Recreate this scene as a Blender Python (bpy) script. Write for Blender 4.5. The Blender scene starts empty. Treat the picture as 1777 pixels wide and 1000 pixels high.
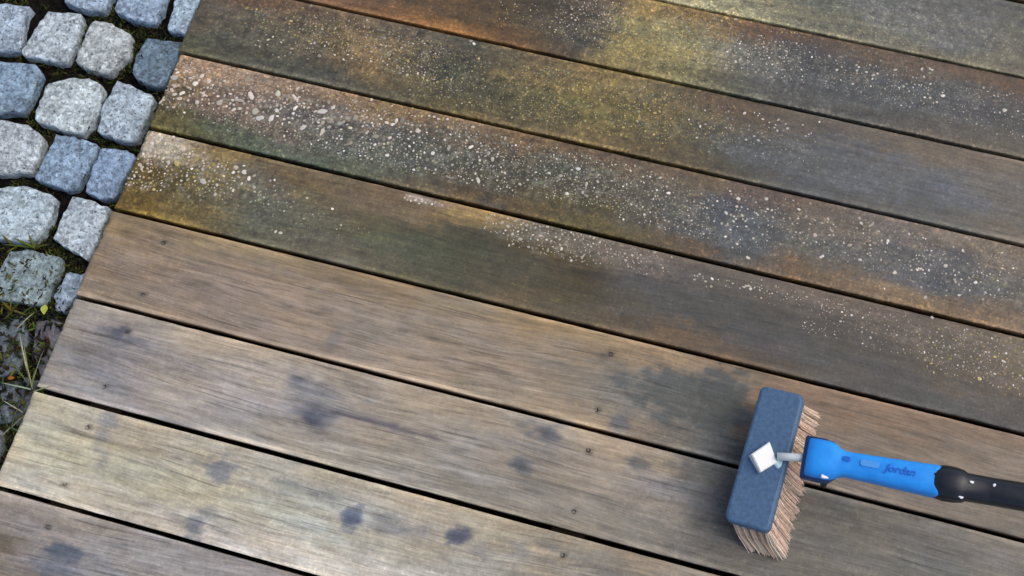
import bpy, bmesh, math, random
import numpy as np
from mathutils import Vector, Matrix

sc = bpy.context.scene
COL = sc.collection
random.seed(7)
RNG = np.random.default_rng(11)

# ------------------------------------------------------------------ camera, sky, sun, exposure
F_PX = 1590.09
CAM = np.array([0.7568, -1.11059, 1.29669])
def rot_xyz(a, b, c):
    ca, sa, cb, sb, cc, sn = math.cos(a), math.sin(a), math.cos(b), math.sin(b), math.cos(c), math.sin(c)
    Rx = np.array([[1, 0, 0], [0, ca, -sa], [0, sa, ca]])
    Ry = np.array([[cb, 0, sb], [0, 1, 0], [-sb, 0, cb]])
    Rz = np.array([[cc, -sn, 0], [sn, cc, 0], [0, 0, 1]])
    return Rz @ Ry @ Rx
ROT = rot_xyz(.32329, .01148, .25689)
camd = bpy.data.cameras.new('camera')
camd.sensor_width = 36.0
camd.lens = 36.0 * F_PX / 1777.0
camd.clip_start = 0.02
camd.clip_end = 500.0
cam = bpy.data.objects.new('camera', camd)
cam.location = CAM
cam.rotation_euler = (.32329, .01148, .25689)
COL.objects.link(cam)
sc.camera = cam

SUN_EL, SUN_AZ = math.radians(60), math.radians(62)      # azimuth clockwise from +Y: light comes from the upper right
world = bpy.data.worlds.new('World')
sc.world = world
world.use_nodes = True
wn = world.node_tree.nodes
sky = wn.new('ShaderNodeTexSky')
sky.sky_type = 'NISHITA'
sky.sun_disc = False
sky.sun_elevation = SUN_EL
sky.sun_rotation = SUN_AZ
sky.dust_density = 3.0
sky.air_density = 1.0
bg = wn['Background']
bg.inputs['Strength'].default_value = 0.15
world.node_tree.links.new(sky.outputs['Color'], bg.inputs['Color'])

sund = bpy.data.lights.new('sun', 'SUN')
sund.energy = 1.1
sund.angle = math.radians(60)
sund.color = (1.0, 0.93, 0.84)
sun = bpy.data.objects.new('sun', sund)
d = Vector((math.sin(SUN_AZ) * math.cos(SUN_EL), math.cos(SUN_AZ) * math.cos(SUN_EL), math.sin(SUN_EL)))
sun.rotation_euler = d.to_track_quat('Z', 'Y').to_euler()
sun.location = (2, 1, 4)
COL.objects.link(sun)

sc.view_settings.view_transform = 'Standard'
sc.view_settings.look = 'None'
sc.view_settings.gamma = 1.0
sc.view_settings.use_curve_mapping = False
sc.view_settings.exposure = 0.2
sc.cycles.filter_width = 1.5
LIGHT = np.array([1.11, 1.11, 1.21])        # what a white matte deck reads under this light (measured)

# ------------------------------------------------------------------ helpers
def at(px, py, z=0.0):
    d = ROT @ np.array([(px - 888.5) / F_PX, -(py - 500) / F_PX, -1.0])
    return CAM + (z - CAM[2]) / d[2] * d
def pix(P):
    q = (np.asarray(P) - CAM) @ ROT
    return np.array([888.5 + F_PX * q[0] / -q[2], 500 - F_PX * q[1] / -q[2]])
def lin(c):
    c = np.asarray(c, float) / 255.0
    return np.where(c <= 0.04045, c / 12.92, ((c + 0.055) / 1.055) ** 2.4)
def alb(c, cap=0.85):
    return np.minimum(lin(c) / LIGHT, cap)
def hash2(ix, iy, seed):
    h = (ix.astype(np.int64) * 374761393 + iy.astype(np.int64) * 668265263 + seed * 1442695041) & 0x7fffffff
    h = ((h ^ (h >> 13)) * 1274126177) & 0x7fffffff
    h = h ^ (h >> 16)
    return (h & 0xffffff) / float(0xffffff)
def vnoise(x, y, seed=0):
    x0, y0 = np.floor(x), np.floor(y)
    fx, fy = x - x0, y - y0
    fx = fx * fx * (3 - 2 * fx); fy = fy * fy * (3 - 2 * fy)
    a, b = hash2(x0, y0, seed), hash2(x0 + 1, y0, seed)
    c, d = hash2(x0, y0 + 1, seed), hash2(x0 + 1, y0 + 1, seed)
    return (a * (1 - fx) + b * fx) * (1 - fy) + (c * (1 - fx) + d * fx) * fy
def fbm(x, y, seed=0, n=4):
    s, a, t = 0, 0.5, 0
    for i in range(n):
        s = s + a * vnoise(x * 2 ** i, y * 2 ** i, seed + 17 * i); t += a; a *= 0.5
    return s / t
def sstep(a, b, x):
    t = np.clip((x - a) / (b - a), 0, 1)
    return t * t * (3 - 2 * t)

def new_mesh(name, verts, faces, smooth=True, cols=None, extra=None):
    me = bpy.data.meshes.new(name)
    me.from_pydata([tuple(v) for v in verts], [], faces)
    if smooth:
        me.polygons.foreach_set('use_smooth', [True] * len(me.polygons))
    if cols is not None:
        a = me.color_attributes.new('stain', 'FLOAT_COLOR', 'POINT')
        c4 = np.ones((len(verts), 4), np.float32); c4[:, :3] = cols
        a.data.foreach_set('color', c4.ravel())
    for k, v in (extra or {}).items():
        at_ = me.attributes.new(k, 'FLOAT', 'POINT')
        at_.data.foreach_set('value', np.asarray(v, np.float32))
    me.update()
    return me
def link(name, me, mat=None, parent=None, kind=None, label=None):
    o = bpy.data.objects.new(name, me)
    COL.objects.link(o)
    if mat is not None and len(me.materials) == 0: me.materials.append(mat)
    if parent is not None: o.parent = parent
    if kind: o['kind'] = kind
    if label: o['label'] = label
    return o
def thing(name, label, cat, loc=(0, 0, 0), group=None, data=None):
    o = bpy.data.objects.new(name, data)
    COL.objects.link(o)
    o.location = loc
    o['label'] = label; o['category'] = cat
    if group: o['group'] = group
    return o

class NT:
    def __init__(s, name, rough=0.6, spec=0.5):
        s.m = bpy.data.materials.new(name); s.m.use_nodes = True
        s.t = s.m.node_tree; s.n = s.t.nodes; s.b = s.n['Principled BSDF']
        s.b.inputs['Roughness'].default_value = rough
        s.b.inputs['Specular IOR Level'].default_value = spec
    def node(s, typ, **kw):
        n = s.n.new(typ)
        for k, v in kw.items(): setattr(n, k, v)
        return n
    def lk(s, a, b): s.t.links.new(a, b)
    def coords(s, scale=(1, 1, 1), vec=None):
        mp = s.node('ShaderNodeMapping')
        mp.inputs['Scale'].default_value = scale
        if vec is None:
            vec = s.node('ShaderNodeTexCoord').outputs['Object']
        s.lk(vec, mp.inputs['Vector'])
        return mp.outputs['Vector']
    def noise(s, vec, scale, detail=3, rough=0.55, w=None, dist=0.0):
        n = s.node('ShaderNodeTexNoise')
        if w is not None:
            n.noise_dimensions = '4D'; s.lk(w, n.inputs['W'])
        s.lk(vec, n.inputs['Vector'])
        n.inputs['Scale'].default_value = scale; n.inputs['Detail'].default_value = detail
        n.inputs['Roughness'].default_value = rough; n.inputs['Distortion'].default_value = dist
        return n.outputs['Fac']
    def rng(s, v, a, b, c, d, smooth=False):
        n = s.node('ShaderNodeMapRange')
        if smooth: n.interpolation_type = 'SMOOTHSTEP'
        s.lk(v, n.inputs['Value'])
        for i, x in zip(('From Min', 'From Max', 'To Min', 'To Max'), (a, b, c, d)): n.inputs[i].default_value = x
        return n.outputs['Result']
    def math(s, op, a, b=None):
        n = s.node('ShaderNodeMath', operation=op)
        for i, v in enumerate((a, b)):
            if v is None: continue
            if isinstance(v, (int, float)): n.inputs[i].default_value = v
            else: s.lk(v, n.inputs[i])
        return n.outputs[0]
    def mix(s, fac, a, b, mode='MIX'):
        n = s.node('ShaderNodeMix', data_type='RGBA', blend_type=mode)
        if isinstance(fac, (int, float)): n.inputs[0].default_value = fac
        else: s.lk(fac, n.inputs[0])
        for sock, v in ((n.inputs[6], a), (n.inputs[7], b)):
            if isinstance(v, (tuple, list, np.ndarray)): sock.default_value = (*[float(q) for q in v][:3], 1)
            else: s.lk(v, sock)
        return n.outputs[2]
    def scale(s, col, fac):
        n = s.node('ShaderNodeVectorMath', operation='SCALE')
        s.lk(col, n.inputs[0]); s.lk(fac, n.inputs['Scale'])
        return n.outputs[0]
    def attr(s, name):
        n = s.node('ShaderNodeAttribute'); n.attribute_name = name
        return n
    def bump(s, h, strength=0.4, dist=0.002):
        n = s.node('ShaderNodeBump')
        n.inputs['Strength'].default_value = strength; n.inputs['Distance'].default_value = dist
        s.lk(h, n.inputs['Height']); s.lk(n.outputs['Normal'], s.b.inputs['Normal'])
    def base(s, c):
        if isinstance(c, (tuple, list, np.ndarray)): s.b.inputs['Base Color'].default_value = (*[float(q) for q in c][:3], 1)
        else: s.lk(c, s.b.inputs['Base Color'])

# ------------------------------------------------------------------ materials
def mat_wood():
    t = NT('weathered_wood', 0.6, 0.4)
    st = t.attr('stain').outputs['Color']
    dirt = t.attr('dirt').outputs['Fac']
    rnd = t.math('MULTIPLY', t.node('ShaderNodeObjectInfo').outputs['Random'], 60.0)
    obj = t.node('ShaderNodeTexCoord').outputs['Object']
    # growth rings: the across-board coordinate bends slowly along the board
    warp = t.noise(t.coords((1.7, 6, 1), obj), 1.0, 2, 0.4, rnd)
    comb = t.node('ShaderNodeCombineXYZ')
    t.lk(t.math('MULTIPLY', t.math('SUBTRACT', warp, 0.5), 0.085), comb.inputs['Y'])
    add = t.node('ShaderNodeVectorMath', operation='ADD')
    t.lk(obj, add.inputs[0]); t.lk(comb.outputs[0], add.inputs[1])
    wv = add.outputs[0]
    g1 = t.noise(t.coords((7.0, 105, 1), wv), 1.0, 5, 0.66, rnd)          # broad streaks
    g2 = t.noise(t.coords((20, 360, 1), wv), 1.0, 4, 0.65, rnd)           # fine fibres
    g3 = t.noise(t.coords((26, 80, 1), wv), 1.0, 4, 0.65, rnd)           # short flecks
    mo = t.noise(obj, 95, 4, 0.68, rnd)                                 # mottled grime
    mo2 = t.noise(obj, 260, 3, 0.7, rnd)
    hue = t.noise(t.coords((7, 26, 1), obj), 1.0, 3, 0.6, rnd)
    clean = t.math('SUBTRACT', 1.0, dirt)
    gr = t.math('ADD', t.math('MULTIPLY', t.rng(g1, .34, .66, -1, 1), 0.20), t.math('MULTIPLY', t.rng(g2, .36, .64, -1, 1), 0.22))
    gr = t.math('ADD', gr, t.math('MULTIPLY', t.rng(g3, .34, .66, -1, 1), 0.14))
    gr = t.math('MULTIPLY', gr, t.rng(dirt, 0, 1, 1.0, 0.5))
    mm = t.math('ADD', t.math('MULTIPLY', t.rng(mo, .36, .64, -1, 1), 0.30), t.math('MULTIPLY', t.rng(mo2, .36, .64, -1, 1), 0.30))
    mm = t.math('MULTIPLY', mm, t.rng(dirt, 0, 1, 0.12, 1.0))
    fac = t.math('ADD', t.math('ADD', gr, mm), t.rng(dirt, 0, 1, 1.0, 0.84))
    chk = t.math('MULTIPLY', t.rng(t.noise(t.coords((6, 240, 1), wv), 1.0, 3, 0.6, rnd), .59, .67, 0, 0.5, True), t.rng(dirt, 0, .6, 1, .25))
    fac = t.math('MULTIPLY', fac, t.math('SUBTRACT', 1.0, chk))
    col = t.scale(st, fac)
    # slow warm / cool drift of weathered timber
    warm = t.mix(1.0, col, (1.05, 1.0, 0.92), 'MULTIPLY')
    cool = t.mix(1.0, col, (0.955, 0.99, 1.05), 'MULTIPLY')
    col = t.mix(t.rng(hue, .33, .67, 0, 1, True), cool, warm)
    # grey-green flecks of grime / ochre flecks
    fl = t.math('MULTIPLY', t.rng(t.noise(obj, 190, 2, 0.5, rnd), .58, .66, 0, 0.85, True), dirt)
    col = t.mix(fl, col, t.mix(1.0, col, (1.9, 1.72, 1.45), 'MULTIPLY'))
    t.base(col)
    rg = t.math('ADD', t.rng(mo, .3, .7, 0.42, 0.62), t.math('MULTIPLY', clean, 0.08))
    t.lk(rg, t.b.inputs['Roughness'])
    h = t.math('ADD', t.math('MULTIPLY', g2, 0.5), t.math('ADD', g1, t.math('MULTIPLY', t.math('ADD', mo, mo2), dirt)))
    t.bump(h, 0.45, 0.0014)
    return t.m

def mat_attr(name, rough=0.85, nscale=400, amp=0.25, bump=0.3, spec=0.2):
    t = NT(name, rough, spec)
    obj = t.node('ShaderNodeTexCoord').outputs['Object']
    n = t.noise(obj, nscale, 3, 0.6)
    t.base(t.scale(t.attr('stain').outputs['Color'], t.rng(n, .3, .7, 1 - amp, 1 + amp)))
    t.bump(n, bump, 0.001)
    return t.m

def mat_granite():
    t = NT('granite', 0.75, 0.3)
    st = t.attr('stain').outputs['Color']
    rnd = t.math('MULTIPLY', t.node('ShaderNodeObjectInfo').outputs['Random'], 40.0)
    obj = t.node('ShaderNodeTexCoord').outputs['Object']
    vo = t.node('ShaderNodeTexVoronoi'); vo.inputs['Scale'].default_value = 165
    dv = t.node('ShaderNodeVectorMath', operation='ADD'); t.lk(obj, dv.inputs[0])
    nn = t.node('ShaderNodeTexNoise'); nn.inputs['Scale'].default_value = 120; t.lk(obj, nn.inputs['Vector'])
    sc_ = t.node('ShaderNodeVectorMath', operation='SCALE'); sc_.inputs['Scale'].default_value = 0.008
    t.lk(nn.outputs['Color'], sc_.inputs[0]); t.lk(sc_.outputs[0], dv.inputs[1])
    t.lk(dv.outputs[0], vo.inputs['Vector'])
    sep = t.node('ShaderNodeSeparateColor'); t.lk(vo.outputs['Color'], sep.inputs[0])
    r = sep.outputs[0]
    a = t.noise(obj, 45, 4, 0.65, rnd)
    b = t.noise(obj, 210, 3, 0.6, rnd)
    f = t.math('MULTIPLY', t.rng(r, 0, 1, 0.62, 1.34), t.rng(a, .36, .64, 0.74, 1.22))
    f = t.math('MULTIPLY', f, t.rng(b, .36, .64, 0.72, 1.28))
    col = t.scale(st, f)
    mica = t.rng(t.noise(obj, 230, 2, 0.5, rnd), .60, .68, 0, 0.8, True)
    col = t.mix(mica, col, (0.05, 0.055, 0.065))
    warm = t.rng(t.noise(obj, 60, 3, 0.6, rnd), .55, .72, 0, 0.55, True)
    col = t.mix(warm, col, t.mix(1.0, col, (1.02, 0.93, 0.78), 'MULTIPLY'))
    t.base(col)
    t.bump(t.math('ADD', a, b), 0.8, 0.003)
    return t.m

def mat_plain(name, col, rough=0.5, amp=0.12, nscale=60, bump=0.1, spec=0.5, stretch=(1, 1, 1)):
    t = NT(name, rough, spec)
    v = t.coords(stretch)
    n = t.noise(v, nscale, 4, 0.6)
    lo, hi = [c * (1 - amp) for c in col], [min(c * (1 + amp), .95) for c in col]
    t.base(t.mix(t.rng(n, .3, .7, 0, 1), lo, hi))
    t.lk(t.rng(n, .3, .7, max(rough - .1, .05), min(rough + .1, 1)), t.b.inputs['Roughness'])
    t.bump(n, bump, 0.001)
    return t.m

def mat_soil():
    t = NT('dark_soil', 1.0, 0.03)
    obj = t.node('ShaderNodeTexCoord').outputs['Object']
    a = t.noise(obj, 30, 4, 0.7); b = t.noise(obj, 160, 3, 0.6)
    c = t.mix(t.rng(b, .35, .65, 0, 1), (0.003, 0.003, 0.003), (0.014, 0.011, 0.009))
    c = t.mix(t.rng(a, .54, .66, 0, 0.6, True), c, (0.016, 0.017, 0.006))
    t.base(c); t.bump(t.math('ADD', a, b), 0.8, 0.006)
    return t.m

WOOD = mat_wood()
LICHEN = mat_attr('lichen_crust', 0.9, 500, 0.18, 0.4)
GRANITE = mat_granite()
SOIL = mat_soil()
MOSS = mat_attr('moss_fibres', 0.8, 300, 0.3, 0.1)
SCREW = mat_plain('rusty_screw_steel', (0.022, 0.020, 0.019), 0.7, 0.4, 300, 0.3, 0.3)
JOIST = mat_plain('dark_joist_timber', (0.035, 0.024, 0.016), 0.85, 0.4, 40, 0.3, 0.2, (20, 1, 20))

# ------------------------------------------------------------------ ground
gx, gy = np.linspace(-1, 1, 61), np.linspace(-1, 1, 61)
def ground_axis(n, c):
    u = np.linspace(-1, 1, n)
    return c + np.sign(u) * (np.abs(u) * 1.5 + np.abs(u) ** 6 * 60)
ax, ay = ground_axis(121, 0), ground_axis(121, -0.7)
X, Y = np.meshgrid(ax, ay)
Z = -0.105 + 0.012 * (fbm(X * 9, Y * 9, 3) - 0.5)
V = np.stack([X, Y, Z], -1).reshape(-1, 3)
n = 121
Fc = [(j * n + i, j * n + i + 1, (j + 1) * n + i + 1, (j + 1) * n + i) for j in range(n - 1) for i in range(n - 1)]
link('ground', new_mesh('ground', V, Fc), SOIL, kind='structure')

# ------------------------------------------------------------------ deck
W = 0.145
GJ = {1: .77, 2: -.95, 3: -1.13, 4: 1.14, 5: .85, 6: -.1, 7: -.99, 8: .4}
GAPW = {1: .0042, 2: .0055, 3: .0056, 4: .0064, 5: .0056, 6: .0060, 7: .0068, 8: .0056}
def gap_y(k): return -W * k + GJ.get(k, 0) * 1e-3
def gap_w(k): return GAPW.get(k, .006)
ENDS = {2: -.004, 3: .0018, 4: .003, 5: .001, 6: .0023, 7: .0017, 8: -.004, 9: .001}

def x_on_row(px, y, z=0.0):
    lo, hi = -2.0, 4.0
    for _ in range(40):
        m = (lo + hi) / 2
        if pix((m, y, z))[0] < px: lo = m
        else: hi = m
    return lo

# weathering of each board, bevel highlights painted in: at stations along the board (photo column), colour near its upper edge, middle and lower edge
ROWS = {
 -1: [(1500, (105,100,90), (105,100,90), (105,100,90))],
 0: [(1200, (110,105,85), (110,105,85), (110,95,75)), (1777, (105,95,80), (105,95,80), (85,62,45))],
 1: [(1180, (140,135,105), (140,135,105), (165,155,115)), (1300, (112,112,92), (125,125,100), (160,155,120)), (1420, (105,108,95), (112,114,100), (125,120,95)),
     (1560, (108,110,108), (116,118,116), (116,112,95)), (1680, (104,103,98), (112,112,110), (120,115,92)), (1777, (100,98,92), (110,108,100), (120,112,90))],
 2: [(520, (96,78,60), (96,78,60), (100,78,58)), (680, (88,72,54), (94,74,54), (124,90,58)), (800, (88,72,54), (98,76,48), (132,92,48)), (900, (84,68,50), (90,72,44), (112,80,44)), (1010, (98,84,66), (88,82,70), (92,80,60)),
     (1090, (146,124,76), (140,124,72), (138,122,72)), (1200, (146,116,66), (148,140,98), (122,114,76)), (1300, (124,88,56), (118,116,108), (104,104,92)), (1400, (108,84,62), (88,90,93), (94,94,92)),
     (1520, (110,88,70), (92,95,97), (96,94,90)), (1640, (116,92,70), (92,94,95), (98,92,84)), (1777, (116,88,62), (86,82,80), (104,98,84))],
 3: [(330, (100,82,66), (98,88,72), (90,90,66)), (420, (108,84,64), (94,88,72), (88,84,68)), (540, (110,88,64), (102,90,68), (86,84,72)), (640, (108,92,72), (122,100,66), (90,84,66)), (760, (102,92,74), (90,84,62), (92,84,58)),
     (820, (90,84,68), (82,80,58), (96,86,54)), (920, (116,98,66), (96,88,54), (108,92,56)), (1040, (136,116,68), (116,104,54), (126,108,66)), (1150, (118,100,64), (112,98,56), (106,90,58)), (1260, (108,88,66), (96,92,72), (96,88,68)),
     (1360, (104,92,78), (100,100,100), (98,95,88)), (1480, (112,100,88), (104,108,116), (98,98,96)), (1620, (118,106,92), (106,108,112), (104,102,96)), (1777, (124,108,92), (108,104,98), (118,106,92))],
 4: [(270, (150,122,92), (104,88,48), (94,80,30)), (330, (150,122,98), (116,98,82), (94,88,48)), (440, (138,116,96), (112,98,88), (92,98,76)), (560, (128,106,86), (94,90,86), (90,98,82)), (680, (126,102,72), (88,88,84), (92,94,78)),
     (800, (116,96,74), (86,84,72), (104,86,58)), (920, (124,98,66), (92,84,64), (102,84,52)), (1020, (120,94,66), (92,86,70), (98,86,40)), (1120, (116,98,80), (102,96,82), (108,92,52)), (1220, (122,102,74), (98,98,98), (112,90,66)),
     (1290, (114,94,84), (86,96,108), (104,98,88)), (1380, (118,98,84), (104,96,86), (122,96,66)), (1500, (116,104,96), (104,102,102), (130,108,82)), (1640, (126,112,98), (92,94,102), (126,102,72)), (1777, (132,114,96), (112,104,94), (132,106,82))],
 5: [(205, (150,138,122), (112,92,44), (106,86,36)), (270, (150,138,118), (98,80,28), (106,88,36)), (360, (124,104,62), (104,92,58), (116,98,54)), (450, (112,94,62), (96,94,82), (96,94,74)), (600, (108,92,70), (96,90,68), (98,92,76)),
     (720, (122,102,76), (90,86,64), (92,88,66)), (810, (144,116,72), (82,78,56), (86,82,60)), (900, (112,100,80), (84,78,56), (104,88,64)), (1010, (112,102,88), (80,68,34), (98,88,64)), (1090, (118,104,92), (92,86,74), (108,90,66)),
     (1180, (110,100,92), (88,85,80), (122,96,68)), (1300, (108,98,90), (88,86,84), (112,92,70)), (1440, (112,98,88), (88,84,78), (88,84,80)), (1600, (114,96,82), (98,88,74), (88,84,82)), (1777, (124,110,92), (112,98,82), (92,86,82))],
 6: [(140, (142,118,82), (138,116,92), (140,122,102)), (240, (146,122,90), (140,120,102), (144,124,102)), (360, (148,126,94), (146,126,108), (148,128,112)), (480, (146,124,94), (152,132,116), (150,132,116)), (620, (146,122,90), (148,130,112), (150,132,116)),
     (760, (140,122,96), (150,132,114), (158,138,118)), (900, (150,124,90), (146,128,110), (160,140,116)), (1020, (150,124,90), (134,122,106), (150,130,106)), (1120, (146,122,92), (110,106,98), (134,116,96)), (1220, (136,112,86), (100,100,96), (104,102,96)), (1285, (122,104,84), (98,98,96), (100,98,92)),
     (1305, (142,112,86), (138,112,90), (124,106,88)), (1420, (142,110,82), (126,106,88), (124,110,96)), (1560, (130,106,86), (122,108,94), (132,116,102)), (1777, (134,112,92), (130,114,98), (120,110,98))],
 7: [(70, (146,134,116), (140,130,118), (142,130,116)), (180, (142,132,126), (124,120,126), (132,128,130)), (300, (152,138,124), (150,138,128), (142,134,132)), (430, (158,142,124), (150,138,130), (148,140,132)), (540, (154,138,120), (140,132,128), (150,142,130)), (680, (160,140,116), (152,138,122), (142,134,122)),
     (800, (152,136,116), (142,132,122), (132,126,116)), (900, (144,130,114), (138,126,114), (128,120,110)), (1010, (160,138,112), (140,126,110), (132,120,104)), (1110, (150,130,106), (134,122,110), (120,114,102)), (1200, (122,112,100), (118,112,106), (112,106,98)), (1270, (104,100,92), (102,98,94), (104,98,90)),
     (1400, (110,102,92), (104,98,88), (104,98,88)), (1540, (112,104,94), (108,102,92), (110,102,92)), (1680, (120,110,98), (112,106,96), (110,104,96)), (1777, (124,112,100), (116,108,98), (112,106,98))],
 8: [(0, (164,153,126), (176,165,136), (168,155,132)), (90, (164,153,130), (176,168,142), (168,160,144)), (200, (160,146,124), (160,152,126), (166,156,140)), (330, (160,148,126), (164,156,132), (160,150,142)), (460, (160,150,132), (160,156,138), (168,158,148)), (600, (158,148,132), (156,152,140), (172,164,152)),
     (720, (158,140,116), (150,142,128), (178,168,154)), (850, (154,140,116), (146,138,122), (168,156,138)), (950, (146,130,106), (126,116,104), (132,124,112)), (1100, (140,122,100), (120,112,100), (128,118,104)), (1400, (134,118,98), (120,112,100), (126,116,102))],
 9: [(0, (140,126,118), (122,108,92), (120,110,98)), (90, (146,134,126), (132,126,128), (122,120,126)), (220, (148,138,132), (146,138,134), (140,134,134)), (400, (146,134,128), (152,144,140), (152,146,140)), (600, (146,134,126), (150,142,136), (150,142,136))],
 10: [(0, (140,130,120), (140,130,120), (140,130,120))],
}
DIRT = {-1: [(900, .8)], 0: [(900, .8)], 1: [(1100, .95), (1777, .8)], 2: [(500, .6), (850, .7), (1050, 1), (1300, 1), (1777, .85)], 3: [(330, .75), (800, 1), (1200, .95), (1420, .55), (1777, .45)],
        4: [(270, .95), (1300, .9), (1777, .85)], 5: [(200, 1), (450, .7), (620, .38), (850, .45), (1080, .5), (1300, .4), (1600, .6), (1777, .8)],
        6: [(140, .22), (500, .06), (1000, .1), (1200, .35), (1290, .3), (1320, .15), (1777, .15)], 7: [(60, .18), (600, .1), (1000, .12), (1280, .3), (1777, .2)],
        8: [(0, .2), (600, .22), (1200, .2)], 9: [(0, .2), (600, .15)], 10: [(0, .2)]}
ROWS = {k - 1: v for k, v in ROWS.items()}        # keyed by the gap above each board
DIRT = {k - 1: v for k, v in DIRT.items()}
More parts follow.
